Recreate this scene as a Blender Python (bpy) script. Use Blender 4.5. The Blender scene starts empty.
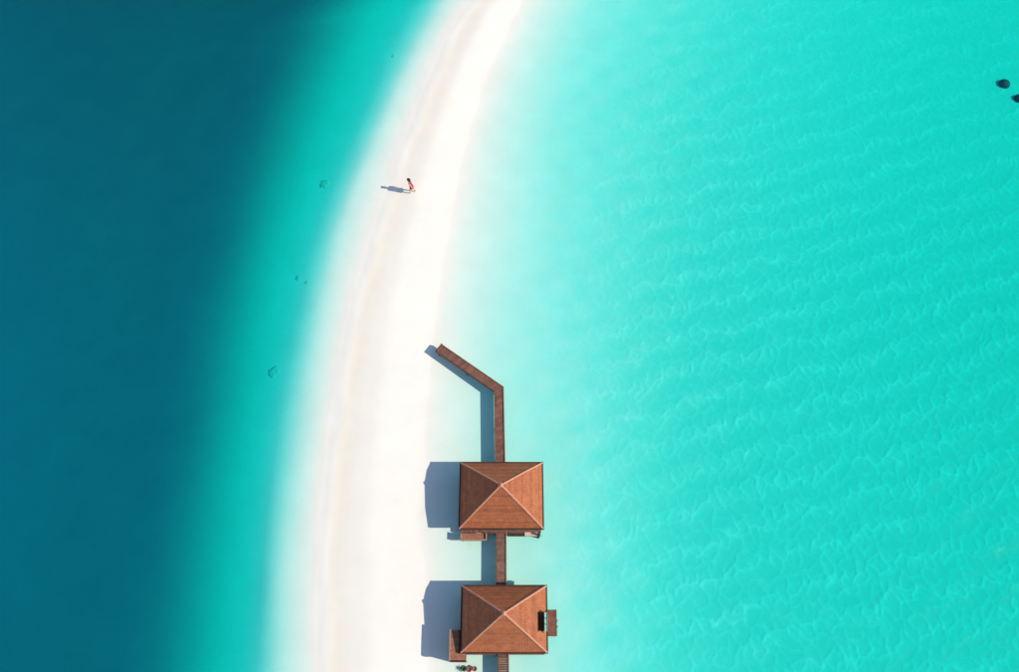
import bpy, bmesh, math, random
import numpy as np
from mathutils import Vector, Matrix, noise

random.seed(7)
rng = np.random.default_rng(11)
sc = bpy.context.scene
C = sc.collection
R = math.radians

# ------------------------------------------------------------------ camera
cam_data = bpy.data.cameras.new('camera')
cam_data.sensor_width = 36.0
cam_data.lens = 36.0 * 900.0 / 1019.0
cam_data.clip_end = 3000.0
cam = bpy.data.objects.new('camera', cam_data)
cam.location = (0.0, 0.0, 66.0)
cam.rotation_euler = (R(24.3), 0.0, 0.0)
C.objects.link(cam)
sc.camera = cam

# ------------------------------------------------------------------ sky and sun
SUN_EL = R(39.3)
SUN_AZ = R(104.2)                     # clockwise from +Y
world = bpy.data.worlds.new('World')
sc.world = world
world.use_nodes = True
wnt = world.node_tree
sky = wnt.nodes.new('ShaderNodeTexSky')
sky.sky_type = 'NISHITA'
sky.sun_disc = False
sky.sun_elevation = SUN_EL
sky.sun_rotation = SUN_AZ
sky.ozone_density = 0.4
sky.dust_density = 0.2
bg = wnt.nodes['Background']
bg.inputs['Strength'].default_value = 0.15
wnt.links.new(sky.outputs[0], bg.inputs['Color'])

sun_data = bpy.data.lights.new('sun', 'SUN')
sun_data.energy = 4.3
sun_data.angle = R(0.5)
sun_data.color = (1.0, 0.93, 0.80)
sun = bpy.data.objects.new('sun', sun_data)
to_sun = Vector((math.cos(SUN_EL) * math.sin(SUN_AZ), math.cos(SUN_EL) * math.cos(SUN_AZ), math.sin(SUN_EL)))
sun.rotation_euler = (-to_sun).to_track_quat('-Z', 'Y').to_euler()
sun.location = (60, -20, 60)
C.objects.link(sun)

sc.view_settings.view_transform = 'Standard'
sc.view_settings.look = 'None'
sc.view_settings.gamma = 1.0
sc.view_settings.exposure = 0.04
sc.view_settings.use_curve_mapping = False
sc.cycles.use_denoising = True
sc.cycles.volume_bounces = 0
sc.cycles.max_bounces = 8
sc.cycles.diffuse_bounces = 3
sc.cycles.transparent_max_bounces = 16


# ------------------------------------------------------------------ material helpers
def new_mat(name):
    m = bpy.data.materials.new(name)
    m.use_nodes = True
    nt = m.node_tree
    return m, nt, nt.nodes['Principled BSDF'], nt.nodes['Material Output']


def node(nt, kind, **vals):
    n = nt.nodes.new(kind)
    for k, v in vals.items():
        n.inputs[k].default_value = v
    return n


def ramp(nt, src, stops):
    r = nt.nodes.new('ShaderNodeValToRGB')
    e = r.color_ramp.elements
    while len(e) < len(stops):
        e.new(0.5)
    for el, (p, c) in zip(e, stops):
        el.position = p
        el.color = (*c, 1.0)
    nt.links.new(src, r.inputs['Fac'])
    return r


def wood_mat(name, dark, light, rough=0.75, scale=(6, 6, 6), tone=False, bump=0.3):
    m, nt, b, out = new_mat(name)
    co = nt.nodes.new('ShaderNodeTexCoord')
    mp = nt.nodes.new('ShaderNodeMapping')
    mp.inputs['Scale'].default_value = scale
    nt.links.new(co.outputs['Object'], mp.inputs['Vector'])
    n1 = node(nt, 'ShaderNodeTexNoise', Scale=1.0, Detail=6.0, Roughness=0.65)
    nt.links.new(mp.outputs[0], n1.inputs['Vector'])
    r = ramp(nt, n1.outputs['Fac'], [(0.3, dark), (0.72, light)])
    col = r.outputs['Color']
    if tone:
        at = nt.nodes.new('ShaderNodeAttribute')
        at.attribute_name = 'tone'
        mx = nt.nodes.new('ShaderNodeMix')
        mx.data_type = 'RGBA'
        mx.blend_type = 'MULTIPLY'
        mx.inputs['Factor'].default_value = 1.0
        nt.links.new(col, mx.inputs['A'])
        nt.links.new(at.outputs['Color'], mx.inputs['B'])
        col = mx.outputs['Result']
    nt.links.new(col, b.inputs['Base Color'])
    b.inputs['Roughness'].default_value = rough
    b.inputs['Specular IOR Level'].default_value = 0.5 if rough < 0.6 else 0.25
    bp = node(nt, 'ShaderNodeBump', Strength=bump, Distance=0.01)
    nt.links.new(n1.outputs['Fac'], bp.inputs['Height'])
    nt.links.new(bp.outputs[0], b.inputs['Normal'])
    return m


M = {}
M['shingle'] = wood_mat('shingle', (0.31, 0.090, 0.038), (0.43, 0.138, 0.058), 0.7, (2.2, 2.2, 2.2), True)
M['ridge'] = wood_mat('ridge_tile', (0.46, 0.20, 0.125), (0.62, 0.30, 0.20), 0.75, (5, 5, 5))
M['fascia'] = wood_mat('fascia_timber', (0.035, 0.018, 0.013), (0.075, 0.036, 0.024), 0.7, (3, 3, 3))
M['deck'] = wood_mat('deck_timber', (0.15, 0.062, 0.044), (0.27, 0.120, 0.085), 0.8, (3, 3, 3), True)
M['terrace'] = wood_mat('terrace_timber', (0.26, 0.10, 0.062), (0.42, 0.17, 0.105), 0.8, (4, 4, 4), True)
M['rail'] = wood_mat('weathered_rail', (0.30, 0.17, 0.12), (0.46, 0.29, 0.22), 0.8, (4, 4, 4))
M['pile'] = wood_mat('pile_timber', (0.07, 0.045, 0.035), (0.14, 0.085, 0.062), 0.85, (4, 4, 2))
M['wall'] = wood_mat('wall_timber', (0.14, 0.055, 0.035), (0.24, 0.10, 0.065), 0.75, (2, 2, 8))
M['terracotta'] = wood_mat('terracotta', (0.20, 0.060, 0.045), (0.34, 0.115, 0.085), 0.85, (9, 9, 9))
M['coral'] = wood_mat('coral_rock', (0.050, 0.040, 0.055), (0.17, 0.12, 0.15), 0.95, (5, 5, 5))
M['pale_coral'] = wood_mat('pale_coral', (0.60, 0.61, 0.53), (0.72, 0.71, 0.63), 0.95, (5, 5, 5))
M['leaf'] = wood_mat('leaf_green', (0.030, 0.085, 0.025), (0.075, 0.16, 0.05), 0.6, (8, 8, 8))
M['towel'] = wood_mat('towel_cloth', (0.62, 0.42, 0.32), (0.76, 0.54, 0.43), 0.95, (12, 12, 12))
M['skin'] = wood_mat('skin', (0.50, 0.29, 0.21), (0.58, 0.35, 0.26), 0.55, (6, 6, 6), bump=0.02)
M['hair'] = wood_mat('hair_black', (0.008, 0.007, 0.007), (0.018, 0.014, 0.013), 0.45, (40, 40, 6))
M['dress'] = wood_mat('red_cloth', (0.36, 0.012, 0.030), (0.52, 0.030, 0.055), 0.9, (9, 9, 9), bump=0.1)
m, nt, b, out = new_mat('dark_glass')
b.inputs['Base Color'].default_value = (0.015, 0.02, 0.025, 1)
b.inputs['Roughness'].default_value = 0.08
M['glass'] = m

# sand: dry white sand, a damp band along the seaward edge, deep-water blue painted low on the reef slope
m, nt, b, out = new_mat('sand')
co = nt.nodes.new('ShaderNodeTexCoord')
n1 = node(nt, 'ShaderNodeTexNoise', Scale=0.35, Detail=5.0, Roughness=0.6)
nt.links.new(co.outputs['Object'], n1.inputs['Vector'])
dry = ramp(nt, n1.outputs['Fac'], [(0.3, (0.83, 0.775, 0.69)), (0.7, (0.88, 0.825, 0.74))])
n2 = node(nt, 'ShaderNodeTexNoise', Scale=0.8, Detail=4.0, Roughness=0.6)
nt.links.new(co.outputs['Object'], n2.inputs['Vector'])
damp = ramp(nt, n2.outputs['Fac'], [(0.3, (0.80, 0.705, 0.575)), (0.7, (0.84, 0.75, 0.625))])
at = nt.nodes.new('ShaderNodeAttribute')
at.attribute_name = 'bed'
sep = nt.nodes.new('ShaderNodeSeparateColor')
nt.links.new(at.outputs['Color'], sep.inputs[0])
mx = nt.nodes.new('ShaderNodeMix')
mx.data_type = 'RGBA'
nt.links.new(sep.outputs[0], mx.inputs['Factor'])
nt.links.new(dry.outputs[0], mx.inputs['A'])
nt.links.new(damp.outputs[0], mx.inputs['B'])
# light lines painted into the bed colour: grey-green between them, pale on the crests
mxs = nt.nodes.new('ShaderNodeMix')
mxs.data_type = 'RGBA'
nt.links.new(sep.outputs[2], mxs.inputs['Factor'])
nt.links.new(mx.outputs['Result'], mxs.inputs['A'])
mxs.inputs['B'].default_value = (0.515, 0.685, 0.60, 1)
n3 = node(nt, 'ShaderNodeTexNoise', Scale=0.25, Detail=6.0, Roughness=0.6)
nt.links.new(co.outputs['Object'], n3.inputs['Vector'])
deep_tone = ramp(nt, n3.outputs['Fac'], [(0.3, (0.16, 0.23, 0.34)), (0.7, (0.20, 0.28, 0.40))])
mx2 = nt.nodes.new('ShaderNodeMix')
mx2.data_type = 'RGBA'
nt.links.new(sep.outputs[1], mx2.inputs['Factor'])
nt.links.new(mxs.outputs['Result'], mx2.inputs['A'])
nt.links.new(deep_tone.outputs[0], mx2.inputs['B'])
nt.links.new(mx2.outputs['Result'], b.inputs['Base Color'])
b.inputs['Roughness'].default_value = 0.95
b.inputs['Specular IOR Level'].default_value = 0.1
n4 = node(nt, 'ShaderNodeTexNoise', Scale=3.0, Detail=8.0, Roughness=0.7)
nt.links.new(co.outputs['Object'], n4.inputs['Vector'])
bp = node(nt, 'ShaderNodeBump', Strength=0.25, Distance=0.02)
nt.links.new(n4.outputs['Fac'], bp.inputs['Height'])
nt.links.new(bp.outputs[0], b.inputs['Normal'])
M['sand'] = m

# sea water: clear surface with a Fresnel sheen over an absorbing, faintly scattering body
KR, KG, KB = 0.95, 0.040, 0.056
m, nt, b, out = new_mat('sea_water')
nt.nodes.remove(b)
lw = node(nt, 'ShaderNodeLayerWeight', Blend=0.5)
pw = nt.nodes.new('ShaderNodeMath')
pw.operation = 'POWER'
nt.links.new(lw.outputs['Facing'], pw.inputs[0])
pw.inputs[1].default_value = 5.0
ma = nt.nodes.new('ShaderNodeMath')
ma.operation = 'MULTIPLY_ADD'
nt.links.new(pw.outputs[0], ma.inputs[0])
ma.inputs[1].default_value = 0.98
ma.inputs[2].default_value = 0.02
tr = nt.nodes.new('ShaderNodeBsdfTransparent')
gl = node(nt, 'ShaderNodeBsdfGlossy', Roughness=0.22)
mix = nt.nodes.new('ShaderNodeMixShader')
nt.links.new(ma.outputs[0], mix.inputs[0])
nt.links.new(tr.outputs[0], mix.inputs[1])
nt.links.new(gl.outputs[0], mix.inputs[2])
nt.links.new(mix.outputs[0], out.inputs['Surface'])
va = node(nt, 'ShaderNodeVolumeAbsorption', Density=2.2)
va.inputs['Color'].default_value = (1 - KR, 1 - KG, 1 - KB, 1)
vs = node(nt, 'ShaderNodeVolumeScatter', Density=2.2, Anisotropy=-0.6)
vs.inputs['Color'].default_value = (0.0001, 0.0042, 0.0135, 1)
ad = nt.nodes.new('ShaderNodeAddShader')
nt.links.new(va.outputs[0], ad.inputs[0])
nt.links.new(vs.outputs[0], ad.inputs[1])
nt.links.new(ad.outputs[0], out.inputs['Volume'])
M['water'] = m


# ------------------------------------------------------------------ mesh helpers
def link_mesh(name, verts, faces, mat, parent=None, smooth=False, tones=None):
    me = bpy.data.meshes.new(name)
    me.from_pydata(verts, [], faces)
    if smooth:
        me.polygons.foreach_set('use_smooth', [True] * len(me.polygons))
    if tones is not None:
        a = me.color_attributes.new('tone', 'FLOAT_COLOR', 'POINT')
        a.data.foreach_set('color', np.asarray(tones, dtype=np.float32).ravel())
    me.materials.append(mat)
    o = bpy.data.objects.new(name, me)
    o.parent = parent
    C.objects.link(o)
    return o


class MB:
    """collects solids; build() links them as one mesh object"""
    def __init__(self):
        self.v, self.f, self.t = [], [], []

    def hexa(self, pts, tone=1.0):
        i = len(self.v)
        self.v += [tuple(p) for p in pts]
        self.t += [(tone, tone, tone, 1.0)] * 8
        self.f += [(i, i+3, i+2, i+1), (i+4, i+5, i+6, i+7), (i, i+1, i+5, i+4), (i+1, i+2, i+6, i+5),
                   (i+2, i+3, i+7, i+6), (i+3, i, i+4, i+7)]
        return self

    def box(self, x0, x1, y0, y1, z0, z1, tone=1.0):
        return self.hexa([(x0, y0, z0), (x1, y0, z0), (x1, y1, z0), (x0, y1, z0),
                          (x0, y0, z1), (x1, y0, z1), (x1, y1, z1), (x0, y1, z1)], tone)

    def frame_box(self, o, u, v, w, a0, a1, b0, b1, c0, c1, tone=1.0):
        """box in a local frame o + a*u + b*v + c*w"""
        P = lambda a, b_, c: o + u * a + v * b_ + w * c
        return self.hexa([P(a0, b0, c0), P(a1, b0, c0), P(a1, b1, c0), P(a0, b1, c0),
                          P(a0, b0, c1), P(a1, b0, c1), P(a1, b1, c1), P(a0, b1, c1)], tone)

    def tube(self, p, q, r0, r1=None, n=10, tone=1.0):
        p, q = Vector(p), Vector(q)
        r1 = r0 if r1 is None else r1
        d = (q - p).normalized()
        u = d.orthogonal().normalized()
        w = d.cross(u)
        i = len(self.v)
        for c, r in ((p, r0), (q, r1)):
            for k in range(n):
                a = 2 * math.pi * k / n
                self.v.append(tuple(c + (u * math.cos(a) + w * math.sin(a)) * r))
        self.t += [(tone, tone, tone, 1.0)] * (2 * n)
        for k in range(n):
            j = (k + 1) % n
            self.f.append((i + k, i + j, i + n + j, i + n + k))
        self.f.append(tuple(i + k for k in reversed(range(n))))
        self.f.append(tuple(i + n + k for k in range(n)))
        return self

    def lathe(self, c, prof, n=14):
        i = len(self.v)
        for r, z in prof:
            for k in range(n):
                a = 2 * math.pi * k / n
                self.v.append((c[0] + r * math.cos(a), c[1] + r * math.sin(a), c[2] + z))
        self.t += [(1, 1, 1, 1)] * (n * len(prof))
        for s in range(len(prof) - 1):
            for k in range(n):
                j = (k + 1) % n
                self.f.append((i + s*n + k, i + s*n + j, i + (s+1)*n + j, i + (s+1)*n + k))
        self.f.append(tuple(i + k for k in reversed(range(n))))
        self.f.append(tuple(i + (len(prof)-1)*n + k for k in range(n)))
        return self

    def build(self, name, mat, parent=None, smooth=False, kind=None):
        o = link_mesh(name, self.v, self.f, mat, parent, smooth, self.t)
        if kind:
            o['kind'] = kind
        return o


def tag(o, label, cat, group=None):
    o['label'] = label
    o['category'] = cat
    if group:
        o['group'] = group
    return o


def empty(name, loc=(0, 0, 0), rz=0.0):
    o = bpy.data.objects.new(name, None)
    o.location = loc
    o.rotation_euler = (0, 0, rz)
    o.empty_display_size = 0.3
    C.objects.link(o)
    return o


def pchip(xk, yk, x):
    """monotone cubic interpolation, flat beyond the last knot"""
    xk, yk = np.asarray(xk, float), np.asarray(yk, float)
    h = np.diff(xk)
    dl = np.diff(yk) / h
    m_ = np.zeros_like(yk)
    for i in range(1, len(xk) - 1):
        if dl[i-1] * dl[i] > 0:
            w1, w2 = 2*h[i] + h[i-1], h[i] + 2*h[i-1]
            m_[i] = (w1 + w2) / (w1 / dl[i-1] + w2 / dl[i])
    m_[0] = dl[0]
    x = np.clip(x, xk[0], xk[-1])
    k = np.clip(np.searchsorted(xk, x) - 1, 0, len(h) - 1)
    t = (x - xk[k]) / h[k]
    return (yk[k]*(1+2*t)*(1-t)**2 + m_[k]*h[k]*t*(1-t)**2 + yk[k+1]*t*t*(3-2*t) + m_[k+1]*h[k]*t*t*(t-1))


def smooth01(a, b_, x):
    t = np.clip((x - a) / (b_ - a), 0, 1)
    return t * t * (3 - 2 * t)


# ------------------------------------------------------------------ the lie of the sand bar (metres)
YK = np.array([-400, -60, 4.4, 10.6, 14.9, 22.7, 31.2, 40.7, 51.2, 63.0, 65.5, 90, 400.])
X_DRY = np.array([-13.0, -13.0, -13.4, -13.9, -14.1, -13.9, -13.3, -11.5, -9.0, -5.2, -3.8, 14.0, 200.])
X_WEND = np.array([-3.4, -3.4, -3.4, -3.9, -4.4, -4.6, -5.2, -4.7, -3.1, 0.5, 1.5, 17.0, 200.])
L_PALE = np.array([2.6, 2.6, 2.6, 2.6, 2.4, 2.3, 2.2, 2.6, 2.2, 2.0, 2.4, 2.4, 2.4])
L_TURQ = np.array([4.6, 4.6, 4.6, 4.3, 4.4, 4.6, 4.7, 5.5, 5.4, 6.2, 6.6, 6.8, 6.8])
L_DEEP = np.array([13.6, 13.6, 13.6, 13.3, 13.1, 13.1, 13.8, 14.9, 16.2, 17.7, 18.9, 19, 19])
R_PALE = np.array([6.2, 6.2, 6.2, 6.4, 6.3, 4.6, 3.6, 3.5, 3.1, 2.9, 2.9, 2.9, 2.9])
R_LT = np.array([8.6, 8.6, 8.6, 9.0, 9.2, 9.3, 9.3, 9.4, 8.6, 8.2, 8.2, 8.2, 8.2])
R_TQ = np.array([15.8, 15.8, 15.8, 16.1, 17.0, 18.5, 20.7, 22.7, 23.9, 23.5, 23.7, 24, 24])


FILM = np.array([2.2, 2.2, 2.2, 2.2, 2.2, 1.9, 0.9, 0.4, 0.3, 0.3, 0.3, 0.3, 0.3])    # width of the thin wash on the lagoon side
R_PD = np.array([0.165, 0.165, 0.165, 0.165, 0.165, 0.155, 0.11, 0.085, 0.085, 0.085, 0.085, 0.085, 0.085])
L_PD = np.array([0.16, 0.16, 0.16, 0.16, 0.16, 0.15, 0.13, 0.105, 0.095, 0.09, 0.09, 0.09, 0.09])
L_TD = np.array([0.62, 0.62, 0.62, 0.62, 0.63, 0.65, 0.67, 0.70, 0.72, 0.78, 0.8, 0.8, 0.8])
X_WEND = X_WEND - FILM


def bed_height(xs, ys):
    """height of dry sand and sea bed over the grid, and the two cover weights (damp sand, deep-water blue)"""
    ny, nx = len(ys), len(xs)
    Z = np.zeros((ny, nx))
    damp_ = np.zeros((ny, nx))
    g = lambda tab, y: float(pchip(YK, tab, np.array([y]))[0])
    for j, y in enumerate(ys):
        xl, xr = g(X_DRY, y), g(X_WEND, y)
        dl = np.maximum(xl - xs, 0)
        dr = np.maximum(xs - xr, 0)
        lp, lt, ld = g(L_PALE, y), g(L_TURQ, y), g(L_DEEP, y)
        zl = pchip([0, lp*0.5, lp, (lp+lt)*0.5, lt, lt + (ld-lt)*0.33, ld, ld + 9, ld + 40],
                   [0, 0.38*g(L_PD, y), g(L_PD, y), 0.3*g(L_PD, y) + 0.45*g(L_TD, y), g(L_TD, y), 1.38, 2.8, 4.2, 5.6], dl)
        fl = g(FILM, y)
        rp, rl, rq = g(R_PALE, y), g(R_LT, y), g(R_TQ, y)
        zr = pchip([0, fl, fl + rp, fl + rl, fl + (rl + rq)*0.5, fl + rq, fl + rq + 22, fl + rq + 120], [0, 0.021*fl, g(R_PD, y), 0.24, 0.38, 0.52, 0.88, 2.2], dr)
        inland = np.clip(np.minimum(xs - xl, xr - xs), 0, None)
        up = 0.30 * np.tanh(inland * 0.06 / 0.30)
        Z[j] = up - zl - zr
        t = xs - xl
        damp_[j] = 0.72 * smooth01(0.7, 1.15, t) * np.exp(-(np.maximum(t - 1.2, 0) / 1.5) ** 2)
        Z[j] += 0.045 * np.exp(-((t - 0.75 - 0.12*math.sin(y*0.9) - 0.1*math.sin(y*0.37)) / 0.3) ** 2)
    return Z, damp_


def hash2(ix, iy, s):
    v = np.sin(ix * 127.1 + iy * 311.7 + s * 74.7) * 43758.5453
    return v - np.floor(v)


def cells(U, V, seed, jitter=0.85):
    """distance between the nearest and second nearest feature points: zero along cell edges"""
    iu, iv = np.floor(U), np.floor(V)
    f1 = np.full(U.shape, 9.0)
    f2 = np.full(U.shape, 9.0)
    for du in (-1, 0, 1):
        for dv in (-1, 0, 1):
            cu, cv = iu + du, iv + dv
            pu = cu + 0.5 + jitter * (hash2(cu, cv, seed) - 0.5)
            pv = cv + 0.5 + jitter * (hash2(cu, cv, seed + 5) - 0.5)
            d = np.hypot(pu - U, pv - V)
            n = d < f1
            f2 = np.where(n, f1, np.minimum(f2, d))
            f1 = np.where(n, d, f1)
    return f2 - f1


def net(X, Y):
    """net of light lines, shaped and coloured as ripples in the lagoon sand: sharp crests in a net, gathered into rows; 0 in a trough, 1 on a crest"""
    a = R(17)
    U = X * math.cos(a) + Y * math.sin(a)
    V = -X * math.sin(a) + Y * math.cos(a)
    wu = 0.30 * np.sin(V * 1.3 + 0.9 * np.sin(U * 0.5)) + 0.17 * np.sin(U * 2.9 + V * 1.7) + 0.08 * np.sin(V * 5.3 + U * 3.2)
    wv = 0.30 * np.sin(U * 1.2 + 0.7 * np.sin(V * 0.6)) + 0.17 * np.sin(U * 2.4 - V * 2.6 + 1.0) + 0.08 * np.sin(U * 5.9 - V * 2)
    n1 = np.exp(-(cells((U + wu) / 0.92, (V + wv) / 1.2, 1.0, 0.9) / 0.075))
    n2 = np.exp(-(cells((U - wv) / 0.60, (V + wu) / 0.75, 9.0, 0.9) / 0.11))
    row = (0.5 + 0.5 * np.sin((V + 0.6 * wv + 0.35 * np.sin(U * 0.21) + 0.2 * np.sin(U * 0.77)) * 2 * math.pi / 2.6)) ** 2
    big = 0.5 + 0.5 * np.sin(U * 0.47 + 1.3 * np.sin(V * 0.31)) * np.sin(V * 0.41 + np.sin(U * 0.27))
    fine_ = 0.5 + 0.5 * np.sin(U * 1.31 + 2.0 * np.sin(V * 0.9)) * np.sin(V * 1.17 + 1.7 * np.sin(U * 0.8))
    crest = (0.50 + 0.50 * row) * (n1 * (0.7 + 0.3 * big) + 0.45 * n2 * fine_) + 0.20 * row
    return np.clip(crest, 0, 1)


def wavelets(X, Y):
    """short sharp-crested wavelets on the lagoon, crossing in a net and bunched into rows"""
    a = R(16)
    U = X * math.cos(a) + Y * math.sin(a)
    V = -X * math.sin(a) + Y * math.cos(a)
    wu = 0.30 * np.sin(V * 1.7 + 0.9 * np.sin(U * 0.5)) + 0.16 * np.sin(U * 3.1 + V * 1.9) + 0.07 * np.sin(V * 6.1 + U * 3.2)
    wv = 0.28 * np.sin(U * 1.5 + 0.7 * np.sin(V * 0.6)) + 0.15 * np.sin(U * 2.4 - V * 2.6 + 1.0) + 0.07 * np.sin(U * 6.7 - V * 2)
    net1 = np.exp(-(cells((U + wu) / 1.05, (V + wv) / 1.25, 3.0, 0.95) / 0.11))
    net2 = np.exp(-(cells((U - wv) / 0.55, (V + wu) / 0.66, 21.0, 0.95) / 0.16))
    row = (0.5 + 0.5 * np.sin((V + 0.8 * wv + 0.5 * np.sin(U * 0.21)) * 2 * math.pi / 2.75)) ** 2
    big = 0.5 + 0.5 * np.sin(U * 0.43 + 1.3 * np.sin(V * 0.31)) * np.sin(V * 0.37 + np.sin(U * 0.27))
    return (0.45 + 0.75 * row) * (0.030 * net1 * (0.45 + 0.75 * big) + 0.014 * net2) + 0.02 * row


def axis(fine, coarse_lo, coarse_hi):
    lo = fine[0] - np.geomspace(1.0, fine[0] - coarse_lo, 16)[::-1]
    hi = fine[-1] + np.geomspace(1.0, coarse_hi - fine[-1], 16)
    return np.concatenate([lo, fine, hi])


def grid_mesh(name, xs, ys, Z, mat, attr=None, skirt=None):
    ny, nx = Z.shape
    X, Y = np.meshgrid(xs, ys)
    v = np.stack([X, Y, Z], -1).reshape(-1, 3)
    i = np.arange(nx * ny).reshape(ny, nx)
    f = np.stack([i[:-1, :-1], i[:-1, 1:], i[1:, 1:], i[1:, :-1]], -1).reshape(-1, 4)
    loops = f.ravel()
    starts = np.arange(len(f)) * 4
    totals = np.full(len(f), 4)
    if skirt is not None:                       # close the sheet into a solid body
        ring = np.concatenate([i[0, :-1], i[:-1, -1], i[-1, :0:-1], i[:0:-1, 0]])
        low = v[ring].copy()
        low[:, 2] = skirt
        n0 = len(v)
        v = np.concatenate([v, low])
        lo = n0 + np.arange(len(ring))
        nxt = np.roll(np.arange(len(ring)), -1)
        side = np.stack([ring[nxt], ring, lo, lo[nxt]], -1)
        loops = np.concatenate([loops, side.ravel(), lo[::-1]])
        starts = np.concatenate([starts, len(f)*4 + np.arange(len(side))*4, [len(f)*4 + len(side)*4]])
        totals = np.concatenate([totals, np.full(len(side), 4), [len(lo)]])
    me = bpy.data.meshes.new(name)
    me.vertices.add(len(v))
    me.vertices.foreach_set('co', v.ravel())
    me.loops.add(len(loops))
    me.loops.foreach_set('vertex_index', loops.astype(np.int32))
    me.polygons.add(len(starts))
    me.polygons.foreach_set('loop_start', starts.astype(np.int32))
    me.polygons.foreach_set('loop_total', totals.astype(np.int32))
    me.polygons.foreach_set('use_smooth', np.ones(len(starts), dtype=bool))
    me.update(calc_edges=True)
    me.validate()
    if attr is not None:
        a = me.color_attributes.new('bed', 'FLOAT_COLOR', 'POINT')
        a.data.foreach_set('color', attr.astype(np.float32).ravel())
    me.materials.append(mat)
    o = bpy.data.objects.new(name, me)
    C.objects.link(o)
    o['kind'] = 'structure'
    return o


# sand bar and sea bed in one sheet
gx = axis(np.concatenate([np.arange(-52, 0, 0.4), np.arange(0, 55, 0.11)]), -700, 700)
gy = axis(np.arange(-4, 72, 0.115), -700, 700)
Z, dampw = bed_height(gx, gy)
GX, GY = np.meshgrid(gx, gy)
XR = pchip(YK, X_WEND, gy)[:, None]
amp = smooth01(6.0, 24.0, GX - XR) * (0.45 + 0.55 * smooth01(75, 25, GY))
near = smooth01(-12, -4, GY) * smooth01(80, 72, GY) * smooth01(62, 54, GX)
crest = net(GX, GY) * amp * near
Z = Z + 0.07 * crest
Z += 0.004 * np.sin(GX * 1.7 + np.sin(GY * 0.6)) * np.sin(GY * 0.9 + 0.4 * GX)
deepw = np.where(GX < XR - 5, smooth01(-0.9, -3.0, Z), 0)  # bed colour takes on the scattered blue of deep water with depth
attr = np.stack([dampw, deepw, np.where(GX > XR, amp * near - crest, 0), np.ones_like(Z)], -1)  # third channel: tone between the painted light lines
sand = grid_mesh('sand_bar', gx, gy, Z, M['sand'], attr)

# the sea: a closed body of water from the bed's foot to a gently rippled surface
wx = axis(np.concatenate([np.arange(-52, 0, 0.8), np.arange(0, 55, 0.11)]), -690, 690)
wy = axis(np.arange(-4, 72, 0.12), -690, 690)
WX, WY = np.meshgrid(wx, wy)
WZ = np.zeros_like(WX)
for k in range(22):
    L = rng.uniform(0.9, 3.6)
    a = rng.normal(R(100), 0.75)
    WZ += 0.0018 * L * np.sin(2*math.pi/L*(math.cos(a)*WX + math.sin(a)*WY) + rng.uniform(0, 6.28))
WXR = pchip(YK, X_WEND, wy)[:, None]
WXL = pchip(YK, X_DRY, wy)[:, None]
WZ *= (0.05 + smooth01(3, 16, WX - WXR) + 0.3 * smooth01(4, 14, WXL - WX)) * smooth01(-12, -4, WY) * smooth01(80, 72, WY)
WZ += wavelets(WX, WY) * smooth01(8.0, 24.0, WX - WXR) * (0.35 + 0.65 * smooth01(75, 25, WY)) * smooth01(-12, -4, WY) * smooth01(80, 72, WY) * smooth01(62, 54, WX)
water = grid_mesh('sea', wx, wy, WZ, M['water'], None, -24.0)


# ------------------------------------------------------------------ villas
def lerp3(p, q, t):
    return p + (q - p) * t


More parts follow.
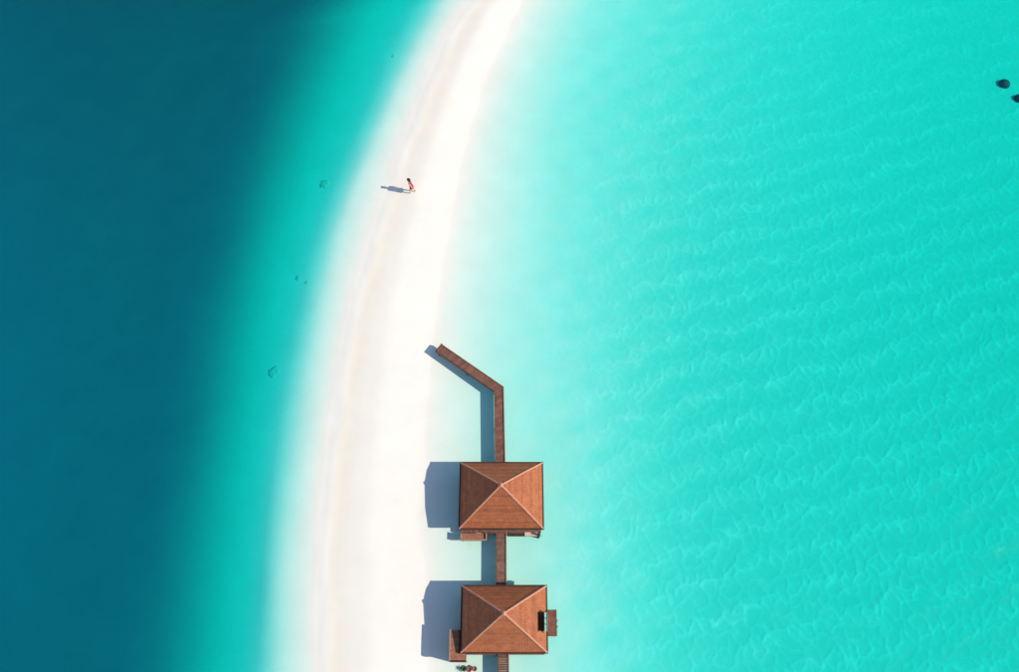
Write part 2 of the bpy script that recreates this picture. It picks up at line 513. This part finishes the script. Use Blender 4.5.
def make_roof(root, cx, cy, hx, hy, z_eave, notch=None):
    """hipped roof in two pitches: dark fascia, shingle courses, pale hip caps"""
    k = 0.58
    z_mid, z_top = z_eave + 1.28, z_eave + 2.84
    base = [Vector((cx + sx*hx, cy + sy*hy, z_eave)) for sx, sy in ((-1, -1), (1, -1), (1, 1), (-1, 1))]
    mid = [Vector((cx + sx*hx*k, cy + sy*hy*k, z_mid)) for sx, sy in ((-1, -1), (1, -1), (1, 1), (-1, 1))]
    top = Vector((cx, cy, z_top))
    verts, faces = [], []

    def face(*pts):
        i = len(verts)
        verts.extend(tuple(p) for p in pts)
        faces.append(tuple(range(i, i + len(pts))))

    for s in range(4):
        a, b_, c, d = base[s], base[(s+1) % 4], mid[(s+1) % 4], mid[s]
        if notch and s == 1:
            y0, y1, depth = notch
            zn = z_eave + depth / (hx*(1-k)) * 1.28
            pl = lambda y, x, z: Vector((x, y, z))
            xe, xn = cx + hx, cx + hx - depth
            n1, n2 = pl(y0, xe, z_eave), pl(y0, xn, zn)
            n3, n4 = pl(y1, xn, zn), pl(y1, xe, z_eave)
            face(a, n1, n2, d)
            face(d, n2, n3, c)
            face(n3, n4, b_, c)
        else:
            face(a, b_, c, d)
        face(d, c, top)
    # ceiling under the eaves, so the roof is a closed shell with a dark soffit
    inner = [Vector((p.x, p.y, p.z - 0.06)) for p in base]
    if notch:
        y0, y1, depth = notch
        xe, xn, zz = cx + hx, cx + hx - depth, z_eave - 0.06
        face(inner[0], inner[3], inner[2], Vector((xe, y1, zz)), Vector((xn, y1, zz)), Vector((xn, y0, zz)),
             Vector((xe, y0, zz)), inner[1])
    else:
        face(*reversed(inner))
    roof = link_mesh('roof', verts, faces, M['fascia'], root)

    # fascia boards round the eaves
    fb = MB()
    t = 0.075
    for s in range(4):
        a, b_ = base[s], base[(s+1) % 4]
        u = (b_ - a).normalized()
        w = Vector((u.y, -u.x, 0))
        L = (b_ - a).length
        spans = [(-t, L)]
        if notch and s == 1:
            spans = [(-t, notch[0] - a.y), (notch[1] - a.y, L)]
        for s0, s1 in spans:
            fb.frame_box(a, u, w, Vector((0, 0, 1)), s0, s1, -0.012, t, -0.16, 0.045)
    fb.build('fascia', M['fascia'], roof)

    # shingle courses
    sb = MB()
    rnd = random.Random(int(cx*100 + cy*10))
    for s in range(4):
        for lo_a, lo_b, hi_a, hi_b in ((base[s], base[(s+1) % 4], mid[s], mid[(s+1) % 4]), (mid[s], mid[(s+1) % 4], top, top)):
            along = (lo_b - lo_a)
            Lw = along.length
            u = along.normalized()
            midlo, midhi = (lo_a + lo_b) / 2, (hi_a + hi_b) / 2
            up = midhi - midlo
            S = up.length
            v = up.normalized()
            w = u.cross(v).normalized()
            n = int(S / 0.155)
            st = S / n
            for r_ in range(n):
                b0 = r_ * st
                ta = r_ / n
                tb = (r_ + 1.0) / n
                # usable width of the course between the two hips
                wl0 = (hi_a - lo_a).dot(u) * ta
                wr0 = Lw + (hi_b - lo_b).dot(u) * ta
                wl1 = (hi_a - lo_a).dot(u) * tb
                wr1 = Lw + (hi_b - lo_b).dot(u) * tb
                x = wl0 - rnd.uniform(0, 0.16)
                ctone = rnd.choice((0.84, 0.95, 1.0, 1.0, 1.06))
                while x < wr0:
                    wd = rnd.uniform(0.15, 0.24)
                    x0, x1 = max(x, wl0), min(x + wd - 0.012, wr0)
                    x0t, x1t = max(x, wl1), min(x + wd - 0.012, wr1)
                    x += wd
                    if x1 - x0 < 0.02:
                        continue
                    if x1t <= x0t:
                        mm = min(max((x0 + x1) / 2, wl1), wr1)
                        x0t, x1t = mm - 0.001, mm + 0.001
                    if notch and s == 1:
                        pc = lo_a + u * ((x0+x1)/2) + v * (b0 + st*0.5)
                        if notch[0] - 0.02 < pc.y < notch[1] + 0.02 and pc.x > cx + hx - notch[2] - 0.05:
                            continue
                    c1 = rnd.uniform(0.010, 0.015)
                    c2 = 0.006
                    P = lambda a_, b_, c_: lo_a + u*a_ + v*b_ + w*c_
                    e = b0 - 0.02
                    tone = ctone * rnd.choice((0.92, 0.97, 1.0, 1.0, 1.02, 1.06))
                    sb.hexa([P(x0, e, 0.001), P(x1, e, 0.001), P(x1t, b0 + st, 0.001), P(x0t, b0 + st, 0.001),
                             P(x0, e, c1), P(x1, e, c1), P(x1t, b0 + st, c2), P(x0t, b0 + st, c2)], tone)
    sb.build('shingles', M['shingle'], roof, kind='stuff')

    # hip caps: short overlapping tiles up each hip, and a cap over the peak
    for s in range(4):
        hb = MB()
        for p, q in ((base[s], mid[s]), (mid[s], top)):
            d = (q - p)
            L = d.length
            u = d.normalized()
            side = Vector((u.y, -u.x, 0)).normalized()
            w = side.cross(u)
            if w.z < 0:
                w = -w
            n = max(2, int(L / 0.26))
            for j in range(n):
                o = p + u * (j * L / n)
                l2 = L / n + 0.02
                for sg in (-1, 1):
                    sd = side * sg
                    pts = [o + w*0.055, o + u*l2 + w*0.045, o + u*l2 + sd*0.058 - w*0.005, o + sd*0.065 + w*0.0,
                           o + w*0.085, o + u*l2 + w*0.062, o + u*l2 + sd*0.058 + w*0.022, o + sd*0.065 + w*0.035]
                    if sg > 0:
                        pts = [pts[0], pts[3], pts[2], pts[1], pts[4], pts[7], pts[6], pts[5]]
                    hb.hexa(pts)
        hb.build('hip_cap', M['ridge'], roof)
    MB().lathe((top.x, top.y, top.z - 0.03), [(0.17, 0.0), (0.15, 0.07), (0.07, 0.13), (0.03, 0.2)]).build('roof_peak', M['ridge'], roof)
    return roof


def planks(name, parent, x0, x1, y0, y1, z, along='x', w=0.14, th=0.035, seed=3, mat=None):
    """deck boards laid side by side; each board's own tone and a gap between boards"""
    rnd = random.Random(seed)
    mb = MB()
    a0, a1 = (y0, y1) if along == 'x' else (x0, x1)
    n = max(1, round((a1 - a0) / w))
    st = (a1 - a0) / n
    for i in range(n):
        p, q = a0 + i*st + 0.005, a0 + (i+1)*st - 0.005
        dz = rnd.uniform(-0.004, 0.004)
        tn = rnd.uniform(0.78, 1.15)
        if along == 'x':
            mb.box(x0 + rnd.uniform(-.01, .01), x1 + rnd.uniform(-.01, .01), p, q, z - th + dz, z + dz, tn)
        else:
            mb.box(p, q, y0 + rnd.uniform(-.01, .01), y1 + rnd.uniform(-.01, .01), z - th + dz, z + dz, tn)
    return mb.build(name, mat or M['deck'], parent, kind='stuff')


def terrace(root, x0, x1, y0, y1, z, sides, seed):
    """small open deck with a low rail on the given sides"""
    d = MB().box(x0, x1, y0, y1, z - 0.16, z - 0.04).build('terrace', M['deck'], root)
    planks('boards', d, x0, x1, y0, y1, z, 'x', 0.14, 0.035, seed, M['terrace'])
    h, t = 0.13, 0.08
    if 'w' in sides:
        MB().box(x0 - t, x0, y0 - t, y1, z - 0.15, z + h).build('rail', M['rail'], d)
    if 'e' in sides:
        MB().box(x1, x1 + t, y0 - t, y1, z - 0.15, z + h).build('rail', M['rail'], d)
    if 's' in sides:
        MB().box(x0 + 0.001, x1 - 0.001, y0 - t, y0, z - 0.152, z + h - 0.004).build('rail', M['rail'], d)
    if 'n' in sides:
        MB().box(x0 + 0.001, x1 - 0.001, y1, y1 + t, z - 0.152, z + h - 0.004).build('rail', M['rail'], d)
    for x in (x0 + 0.1, x1 - 0.1):
        for y in (y0 + 0.1, y1 - 0.1):
            MB().tube((x, y, -1.0), (x, y, z - 0.161), 0.07).build('pile', M['pile'], d)
    return d


def make_villa(name, cx, cy, hx, hy, label, notch=None):
    root = empty(name, (0, 0, 0))
    tag(root, label, 'villa', 'thatch brown villas over the shallows')
    ze, zd = 1.95, 0.70
    make_roof(root, cx, cy, hx, hy, ze, notch)
    wx_, wy_ = hx - 0.75, hy - 0.55
    if notch:
        wx_ = hx - 0.95
    # floor deck under the roof
    d = MB().box(cx - hx + 0.12, cx + hx - 0.12, cy - hy - 0.03, cy + hy - 0.12, zd - 0.2, zd - 0.045).build('deck', M['deck'], root)
    planks('boards', d, cx - hx + 0.1, cx + hx - 0.1, cy - hy - 0.04, cy + hy - 0.1, zd, 'y', 0.15, 0.035, int(cx*10 + 50))
    # walls
    th = 0.12
    for (x0, x1, y0, y1) in ((cx - wx_, cx + wx_, cy - wy_, cy - wy_ + th), (cx - wx_, cx + wx_, cy + wy_ - th, cy + wy_),
                             (cx - wx_, cx - wx_ + th, cy - wy_ + th, cy + wy_ - th), (cx + wx_ - th, cx + wx_, cy - wy_ + th, cy + wy_ - th)):
        MB().box(x0, x1, y0, y1, zd + 0.001, ze - 0.07).build('wall', M['wall'], root)
    for sy in (-1, 1):
        y = cy + sy * wy_
        dr = MB().box(cx - 0.45, cx + 0.1, min(y, y + sy*0.03), max(y, y + sy*0.03), zd + 0.002, ze - 0.2).build('door', M['fascia'], root)
        MB().box(cx - 0.38, cx - 0.35, min(y + sy*0.03, y + sy*0.07), max(y + sy*0.03, y + sy*0.07), zd + 0.55, zd + 0.7).build('handle', M['rail'], dr)
        for wx0 in (cx - wx_ + 0.4, cx + 0.9):
            wn = MB().box(wx0, wx0 + 0.9, min(y, y + sy*0.025), max(y, y + sy*0.025), zd + 0.45, ze - 0.25).build('window', M['rail'], root)
            MB().box(wx0 + 0.06, wx0 + 0.84, min(y + sy*0.025, y + sy*0.03), max(y + sy*0.025, y + sy*0.03), zd + 0.51, ze - 0.31).build('pane', M['glass'], wn)
    # eave posts and piles
    for sx in (-1, 1):
        for sy in (-1, 1):
            px, py = cx + sx*(hx - 0.3), cy + sy*(hy - 0.28)
            MB().tube((px, py, zd), (px, py, ze - 0.065), 0.06).build('post', M['pile'], root)
    for px in (cx - hx + 0.4, cx, cx + hx - 0.4):
        for py in (cy - hy + 0.35, cy + hy - 0.35):
            MB().tube((px, py, -1.2), (px, py, zd - 0.2), 0.1).build('pile', M['pile'], root)
    return root


v1 = make_villa('overwater_villa', -0.59, 16.29, 2.98, 2.40,
                'brown hipped-roof villa whose roof has no opening, at the end of the bent walkway')
v2 = make_villa('overwater_villa', -0.37, 7.715, 2.90, 2.18,
                'brown hipped-roof villa with a dark notch cut into its orange roof side', notch=(6.86, 8.14, 0.60))

# terrace at the lower left of the far villa, bench deck at its lower right
terrace(v1, -3.46, -1.72, 13.36, 13.80, 0.70, 'wes', 5)
tb = MB().box(-0.15, 2.25, 13.62, 13.79, 0.50, 0.655).build('side_step', M['fascia'], v1)
MB().tube((2.12, 13.70, -0.9), (2.12, 13.70, 1.15), 0.09).build('mooring_post', M['fascia'], v1)
tw = MB()
for i in range(9):
    tw.box(1.10 + i*0.1, 1.20 + i*0.1, 13.60, 13.88, 0.715, 0.735 + 0.006*math.sin(i*1.7))
tag(tw.build('towel', M['towel']), 'pale peach towel laid on the deck edge under the far roof corner', 'towel')

# terrace at the left of the near villa, raised to roof height to catch sun, platform at its right
sr = MB().hexa([(-3.98, 5.08, 1.56), (-2.92, 5.08, 1.60), (-2.92, 7.02, 1.60), (-3.98, 7.02, 1.56),
                (-3.98, 5.08, 1.64), (-2.92, 5.08, 1.68), (-2.92, 7.02, 1.68), (-3.98, 7.02, 1.64)]).build('raised_terrace', M['fascia'], v2)
rs = MB()
rnd = random.Random(12)
for k in range(14):
    y0 = 5.06 + k*0.14
    x1 = -2.95 if y0 < 5.35 else -3.42
    rs.box(-4.0, x1, y0 + 0.004, y0 + 0.136, 1.665 + rnd.uniform(0, .008), 1.715 + rnd.uniform(0, .012), rnd.uniform(0.8, 1.12))
rs.build('boards', M['terrace'], sr, kind='stuff')
MB().box(-4.08, -4.0, 5.0, 7.04, 1.55, 1.78).build('edge_beam', M['rail'], sr)
MB().box(-4.08, -2.92, 4.96, 5.04, 1.50, 1.74).build('edge_beam', M['fascia'], sr)
MB().box(-4.02, -3.98, 5.05, 7.0, -0.3, 1.549).build('sun_blocker', M['wall'], sr)  # wall added to close the sunlit gap under the raised terrace
MB().box(-3.979, -2.95, 5.05, 5.09, -0.3, 1.558).build('sun_blocker', M['wall'], sr)  # added sun-blocking wall on the south side
for yy in (5.2, 6.9):
    MB().tube((-3.9, yy, -0.6), (-3.9, yy, 1.555), 0.05).build('post', M['pile'], sr)
pf = MB().box(2.63, 3.28, 6.72, 8.46, 0.52, 0.655).build('platform', M['deck'], v2)
planks('boards', pf, 2.62, 3.30, 6.70, 8.48, 0.70, 'y', 0.13, 0.035, 9)
MB().box(2.585, 2.625, 6.80, 8.22, 0.50, 1.97).build('shade_parapet', M['rail'], v2)  # wall added to keep the notch well dark; its top is the pale rim
for yy in (6.85, 8.33):
    MB().tube((3.18, yy, -1.2), (3.18, yy, 0.519), 0.08).build('pile', M['pile'], pf)
for s in (-0.2, 0.2):
    MB().tube((3.33, 7.6 + s, 0.68), (3.42, 7.6 + s, -0.6), 0.03).build('ladder_rail', M['rail'], pf)


# ------------------------------------------------------------------ walkways
def walkway(label, pts, z=0.75, w=0.66, seed=1):
    root = empty('walkway', (pts[0][0], pts[0][1], 0))
    tag(root, label, 'walkway', 'timber walkways')
    off = Vector((-pts[0][0], -pts[0][1], 0))
    rnd = random.Random(seed)
    P = [Vector((x, y, 0)) + off for x, y in pts]
    mb = MB()
    nseg = len(P) - 1
    dirs = [(P[i+1] - P[i]).normalized() for i in range(nseg)]
    nor = [Vector((-d.y, d.x, 0)) for d in dirs]

    def miter(i, s):
        if i == 0:
            return P[0] + nor[0]*s
        if i == nseg:
            return P[-1] + nor[-1]*s
        b_ = (nor[i-1] + nor[i]).normalized()
        return P[i] + b_ * (s / b_.dot(nor[i]))

    zz = Vector((0, 0, 1))
    for i in range(nseg):
        l0, l1 = miter(i, w/2), miter(i+1, w/2)
        r0, r1 = miter(i, -w/2), miter(i+1, -w/2)
        L = (P[i+1] - P[i]).length
        n = max(1, round(L / 0.15))
        for k in range(n):
            a, b_ = (k + 0.04) / n, (k + 0.96) / n
            dz = rnd.uniform(-0.004, 0.004)
            A = [lerp3(r0, r1, a), lerp3(r0, r1, b_), lerp3(l0, l1, b_), lerp3(l0, l1, a)]
            mb.hexa([p + zz*(z - 0.04 + dz) for p in A] + [p + zz*(z + dz) for p in A], rnd.uniform(0.8, 1.15))
    mb.build('boards', M['deck'], root, kind='stuff')
    for sg, mt in ((1, 'rail'), (-1, 'pile')):
        eb = MB()
        for i in range(nseg):
            o0, o1 = miter(i, sg*(w/2 + 0.003)), miter(i+1, sg*(w/2 + 0.003))
            q0, q1 = miter(i, sg*(w/2 + 0.06)), miter(i+1, sg*(w/2 + 0.06))
            A = [o0, o1, q1, q0] if sg < 0 else [q0, q1, o1, o0]
            A = list(reversed(A))
            A = [A[0], A[1], A[2], A[3]]
            eb.hexa([p + zz*(z - 0.19) for p in A] + [p + zz*(z + 0.075) for p in A])
        eb.build('edge_beam', M[mt], root)
    for i in range(nseg):
        L = (P[i+1] - P[i]).length
        n = max(1, int(L / 2.2))
        for k in range(n + 1):
            if i > 0 and k == 0:
                continue
            c = lerp3(P[i], P[i+1], (k * (L - 0.3) / n + 0.15) / L)
            for sg in (-1, 1):
                e = c + nor[i]*(sg*(w/2 - 0.1))
                MB().tube((e.x, e.y, -1.2), (e.x, e.y, z - 0.041), 0.06, n=8).build('pile', M['pile'], root)
    return root


w1 = walkway('timber walkway that bends to the sand above the far villa', [(-5.55, 28.40), (-0.82, 24.93), (-0.68, 18.70)], seed=2)
w2 = walkway('short straight timber walkway between the two villas', [(-0.60, 13.81), (-0.58, 9.86)], seed=3)
w3 = walkway('timber walkway leaving the near villa at the bottom edge', [(-0.42, 5.52), (-0.34, -3.0)], seed=4)
ebo = MB().box(-0.40, 0.40, -0.09, 0.0, 0.56, 0.86).build('end_board', M['pile'], w1)
ebo.rotation_euler = (0, 0, math.atan2(-3.47, 4.73) + R(-90))


# ------------------------------------------------------------------ pots and plant by the near walkway
def pot(x, y, r, h, label):
    root = empty('clay_pot', (x, y, 0.0))
    tag(root, label, 'pot', 'clay pots on the sand')
    MB().lathe((0, 0, -0.05), [(r*0.6, 0), (r*0.85, h*0.4), (r, h*0.85), (r*1.12, h*0.87), (r*1.12, h), (r*0.9, h), (r*0.82, h*0.85)], 16).build('pot_body', M['terracotta'], root, True)
    return root


pot(-2.78, 4.58, 0.17, 0.38, 'tall clay pot in the middle of the row at the bottom edge')
pot(-2.40, 4.62, 0.15, 0.34, 'clay pot nearest the walkway at the bottom edge')
pt = empty('leafy_plant', (-3.20, 4.60, 0.0))
tag(pt, 'small green leafy plant on the sand beside the clay pots', 'plant')
lf = MB()
rnd = random.Random(5)
for k in range(46):
    a, el = rnd.uniform(0, 6.28), rnd.uniform(0.25, 1.35)
    o = Vector((0, 0, 0.06 + rnd.uniform(0, 0.1)))
    d = Vector((math.cos(a)*math.cos(el), math.sin(a)*math.cos(el), math.sin(el)))
    sd = Vector((-math.sin(a), math.cos(a), 0))
    L = rnd.uniform(0.16, 0.34)
    p = o + d*L*0.4
    lf.hexa([o - sd*0.006, o + sd*0.006, p + sd*0.035, p - sd*0.035] + [q + Vector((0, 0, 0.004)) for q in (o - sd*0.006, o + sd*0.006, p + sd*0.035, p - sd*0.035)])
    e = o + d*L - Vector((0, 0, L*0.2))
    lf.hexa([p - sd*0.035, p + sd*0.035, e + sd*0.004, e - sd*0.004] + [q + Vector((0, 0, 0.004)) for q in (p - sd*0.035, p + sd*0.035, e + sd*0.004, e - sd*0.004)])
lf.build('leaves', M['leaf'], pt, kind='stuff')
MB().tube((0, 0, -0.1), (0, 0, 0.14), 0.02).build('stem', M['pile'], pt)


# ------------------------------------------------------------------ coral
def bed_z(x, y):
    z, _ = bed_height(np.array([x]), np.array([y]))
    return float(z[0, 0])


def coral(name, x, y, r, hgt, label, group, seed, cat, mat='coral', lump=0.05):
    bm = bmesh.new()
    bmesh.ops.create_icosphere(bm, subdivisions=4, radius=1.0)
    rnd = random.Random(seed)
    ph = [rnd.uniform(0, 6.28) for _ in range(9)]
    z0 = bed_z(x, y)
    for v in bm.verts:
        p = v.co
        k = 1 + lump*2.2*noise.noise(p*1.3 + Vector((ph[0]*9, ph[1]*9, ph[2]*9))) + lump*1.1*noise.noise(p*3.7 + Vector((ph[3]*9, ph[4]*9, 0))) \
            + 0.05*noise.noise(p*11 + Vector((ph[5]*9, 0, ph[6]*9)))
        v.co = Vector((p.x*r*k, p.y*r*k, max(p.z, -0.5)*hgt*k))
    me = bpy.data.meshes.new(name)
    bm.to_mesh(me)
    bm.free()
    me.polygons.foreach_set('use_smooth', [True]*len(me.polygons))
    me.materials.append(M[mat])
    o = bpy.data.objects.new(name, me)
    gxn = (bed_z(x + 0.3, y) - bed_z(x - 0.3, y)) / 0.6
    gyn = (bed_z(x, y + 0.3) - bed_z(x, y - 0.3)) / 0.6
    o.rotation_euler = Vector((-gxn, -gyn, 1)).to_track_quat('Z', 'Y').to_euler()
    o.location = (x, y, z0 + hgt*0.1)
    C.objects.link(o)
    tag(o, label, cat, group)
    return o


coral('coral_boulder', 46.15, 55.95, 0.50, 0.45, 'round dark coral boulder in the turquoise lagoon, wholly in view', 'lagoon boulders', 1, 'boulder')
coral('coral_boulder', 47.15, 54.25, 0.46, 0.42, 'dark coral boulder in the lagoon cut by the right edge', 'lagoon boulders', 2, 'boulder')
for i, (x, y, r, h, lb) in enumerate([
        (-16.3, 44.8, 0.40, 0.45, 'faint dark coral patch in the sea left of the person'),
        (-17.7, 35.4, 0.22, 0.25, 'left of two tiny coral specks halfway down the seaward slope'),
        (-16.9, 34.9, 0.16, 0.15, 'right of two tiny coral specks halfway down the seaward slope'),
        (-18.9, 27.0, 0.42, 0.40, 'faint coral patch on the slope level with the bent walkway'),
        (-11.0, 58.9, 0.18, 0.12, 'tiny coral speck in the pale shallows near the top edge')]):
    coral('coral_boulder', x, y, r, h*0.07, lb, 'coral heads on the seaward slope', 10 + i, 'boulder', 'pale_coral', 0.26)


# ------------------------------------------------------------------ the person on the sand
def skin_mesh(name, joints, edges, mat, parent, root=0, levels=2):
    me = bpy.data.meshes.new(name)
    me.from_pydata([j[0] for j in joints], edges, [])
    o = bpy.data.objects.new(name, me)
    C.objects.link(o)
    o.modifiers.new('skin', 'SKIN')
    for i, j in enumerate(joints):
        r = j[1] if isinstance(j[1], tuple) else (j[1], j[1])
        me.skin_vertices[0].data[i].radius = r
        me.skin_vertices[0].data[i].use_root = (i == root)
    o.modifiers['skin'].use_smooth_shade = True
    sub = o.modifiers.new('sub', 'SUBSURF')
    sub.levels = sub.render_levels = levels
    dg = bpy.context.evaluated_depsgraph_get()
    me2 = bpy.data.meshes.new_from_object(o.evaluated_get(dg))
    bpy.data.objects.remove(o)
    me2.name = name
    me2.polygons.foreach_set('use_smooth', [True]*len(me2.polygons))
    me2.materials.clear()
    me2.materials.append(mat)
    ob = bpy.data.objects.new(name, me2)
    ob.parent = parent
    C.objects.link(ob)
    return ob


PX, PY = -8.38, 43.35
pz = bed_z(PX, PY)
per = empty('person', (PX, PY, pz), R(-4))
per.scale = (1.04, 1.04, 1.04)
tag(per, 'dark haired person in a short red playsuit walking barefoot on the white sand', 'person')
# local frame: faces -X (towards the sea), +Y is the person's right hand side; height 1.86 m
J, E_ = [], []


def jn(x, y, z, r, to=None):
    J.append(((x, y, z), r))
    if to is not None:
        E_.append((to, len(J) - 1))
    return len(J) - 1


LEAN = lambda z: -0.16 * max(0.0, z - 0.9)       # the upper body tips forward over the stride
pel = jn(0, 0, 1.00, (0.15, 0.115))
wa = jn(-0.01 + LEAN(1.16), 0, 1.16, (0.125, 0.095), pel)
ch = jn(-0.02 + LEAN(1.36), 0, 1.36, (0.15, 0.105), wa)
nb = jn(-0.02 + LEAN(1.52), 0, 1.52, (0.075, 0.07), ch)
nk = jn(-0.03 + LEAN(1.60), 0, 1.60, 0.052, nb)
hd0 = jn(-0.045 + LEAN(1.68), 0, 1.68, (0.078, 0.09), nk)
hd1 = jn(-0.045 + LEAN(1.78), 0, 1.78, (0.085, 0.10), hd0)
jn(-0.035 + LEAN(1.835), 0, 1.835, (0.05, 0.06), hd1)
nose = jn(-0.15 + LEAN(1.715), 0, 1.715, 0.013, hd0)
for s, st in ((1, 1), (-1, -1)):
    sh = jn(-0.02 + LEAN(1.47), s*0.185, 1.47, 0.058, nb)
    el = jn(-0.03 - st*0.09, s*0.245, 1.19, 0.042, sh)
    wr = jn(-0.06 - st*0.16, s*0.25, 0.96, 0.028, el)
    pm = jn(-0.08 - st*0.175, s*0.25, 0.885, (0.034, 0.022), wr)
    for q, (dx, L) in enumerate(((-0.03, 0.07), (-0.01, 0.085), (0.01, 0.08), (0.03, 0.062))):
        k1 = jn(J[pm][0][0] + dx, s*0.25, 0.885 - 0.045, 0.010, pm)
        jn(J[pm][0][0] + dx - 0.012, s*0.243, 0.885 - 0.045 - L*0.6, 0.008, k1)
    jn(J[pm][0][0] - 0.055, s*0.24, 0.87, 0.010, pm)
    hp = jn(0.0, s*0.095, 0.92, 0.098, pel)
    kn = jn(-0.05 + st*0.13, s*0.10, 0.50, 0.062, hp)
    an = jn(0.02 + st*0.20, s*0.10, 0.10, 0.036, kn)
    hl = jn(0.045 + st*0.20, s*0.10, 0.045, 0.036, an)
    jn(-0.16 + st*0.20, s*0.105, 0.028, (0.042, 0.022), an)
skin_mesh('body', J, E_, M['skin'], per)
# dress: fitted bodice and flared skirt, a closed shell slightly proud of the body
prof = [(0.76, 0.235, 0.175), (0.86, 0.225, 0.165), (0.98, 0.20, 0.155), (1.14, 0.150, 0.120), (1.34, 0.185, 0.135), (1.45, 0.20, 0.105), (1.53, 0.09, 0.085)]
n = 28
dv, df = [], []
for z, ry, rx in prof:
    for k in range(n):
        a = 2*math.pi*k/n
        fl = 1 + (0.07*math.sin(7*a) if z < 0.9 else 0)
        dv.append((-0.01 + LEAN(z) + rx*fl*math.cos(a), ry*fl*math.sin(a), z + (0.02*math.sin(3*a) if z < 0.7 else 0)))
for s in range(len(prof) - 1):
    for k in range(n):
        j = (k + 1) % n
        df.append((s*n + k, s*n + j, (s+1)*n + j, (s+1)*n + k))
link_mesh('playsuit', dv, df, M['dress'], per, True)
# hair: a cap over the skull that falls behind to the shoulders
hl_ = LEAN(1.75)
hj = [((-0.02 + hl_, 0, 1.80), (0.108, 0.112)), ((0.045 + hl_, 0, 1.72), (0.10, 0.075)), ((0.07 + hl_, 0, 1.58), (0.085, 0.045)), ((0.085 + hl_, 0, 1.44), (0.06, 0.03)),
      ((-0.03 + hl_, 0, 1.865), (0.06, 0.065))]
skin_mesh('hair', hj, [(0, 1), (1, 2), (2, 3), (0, 4)], M['hair'], per)
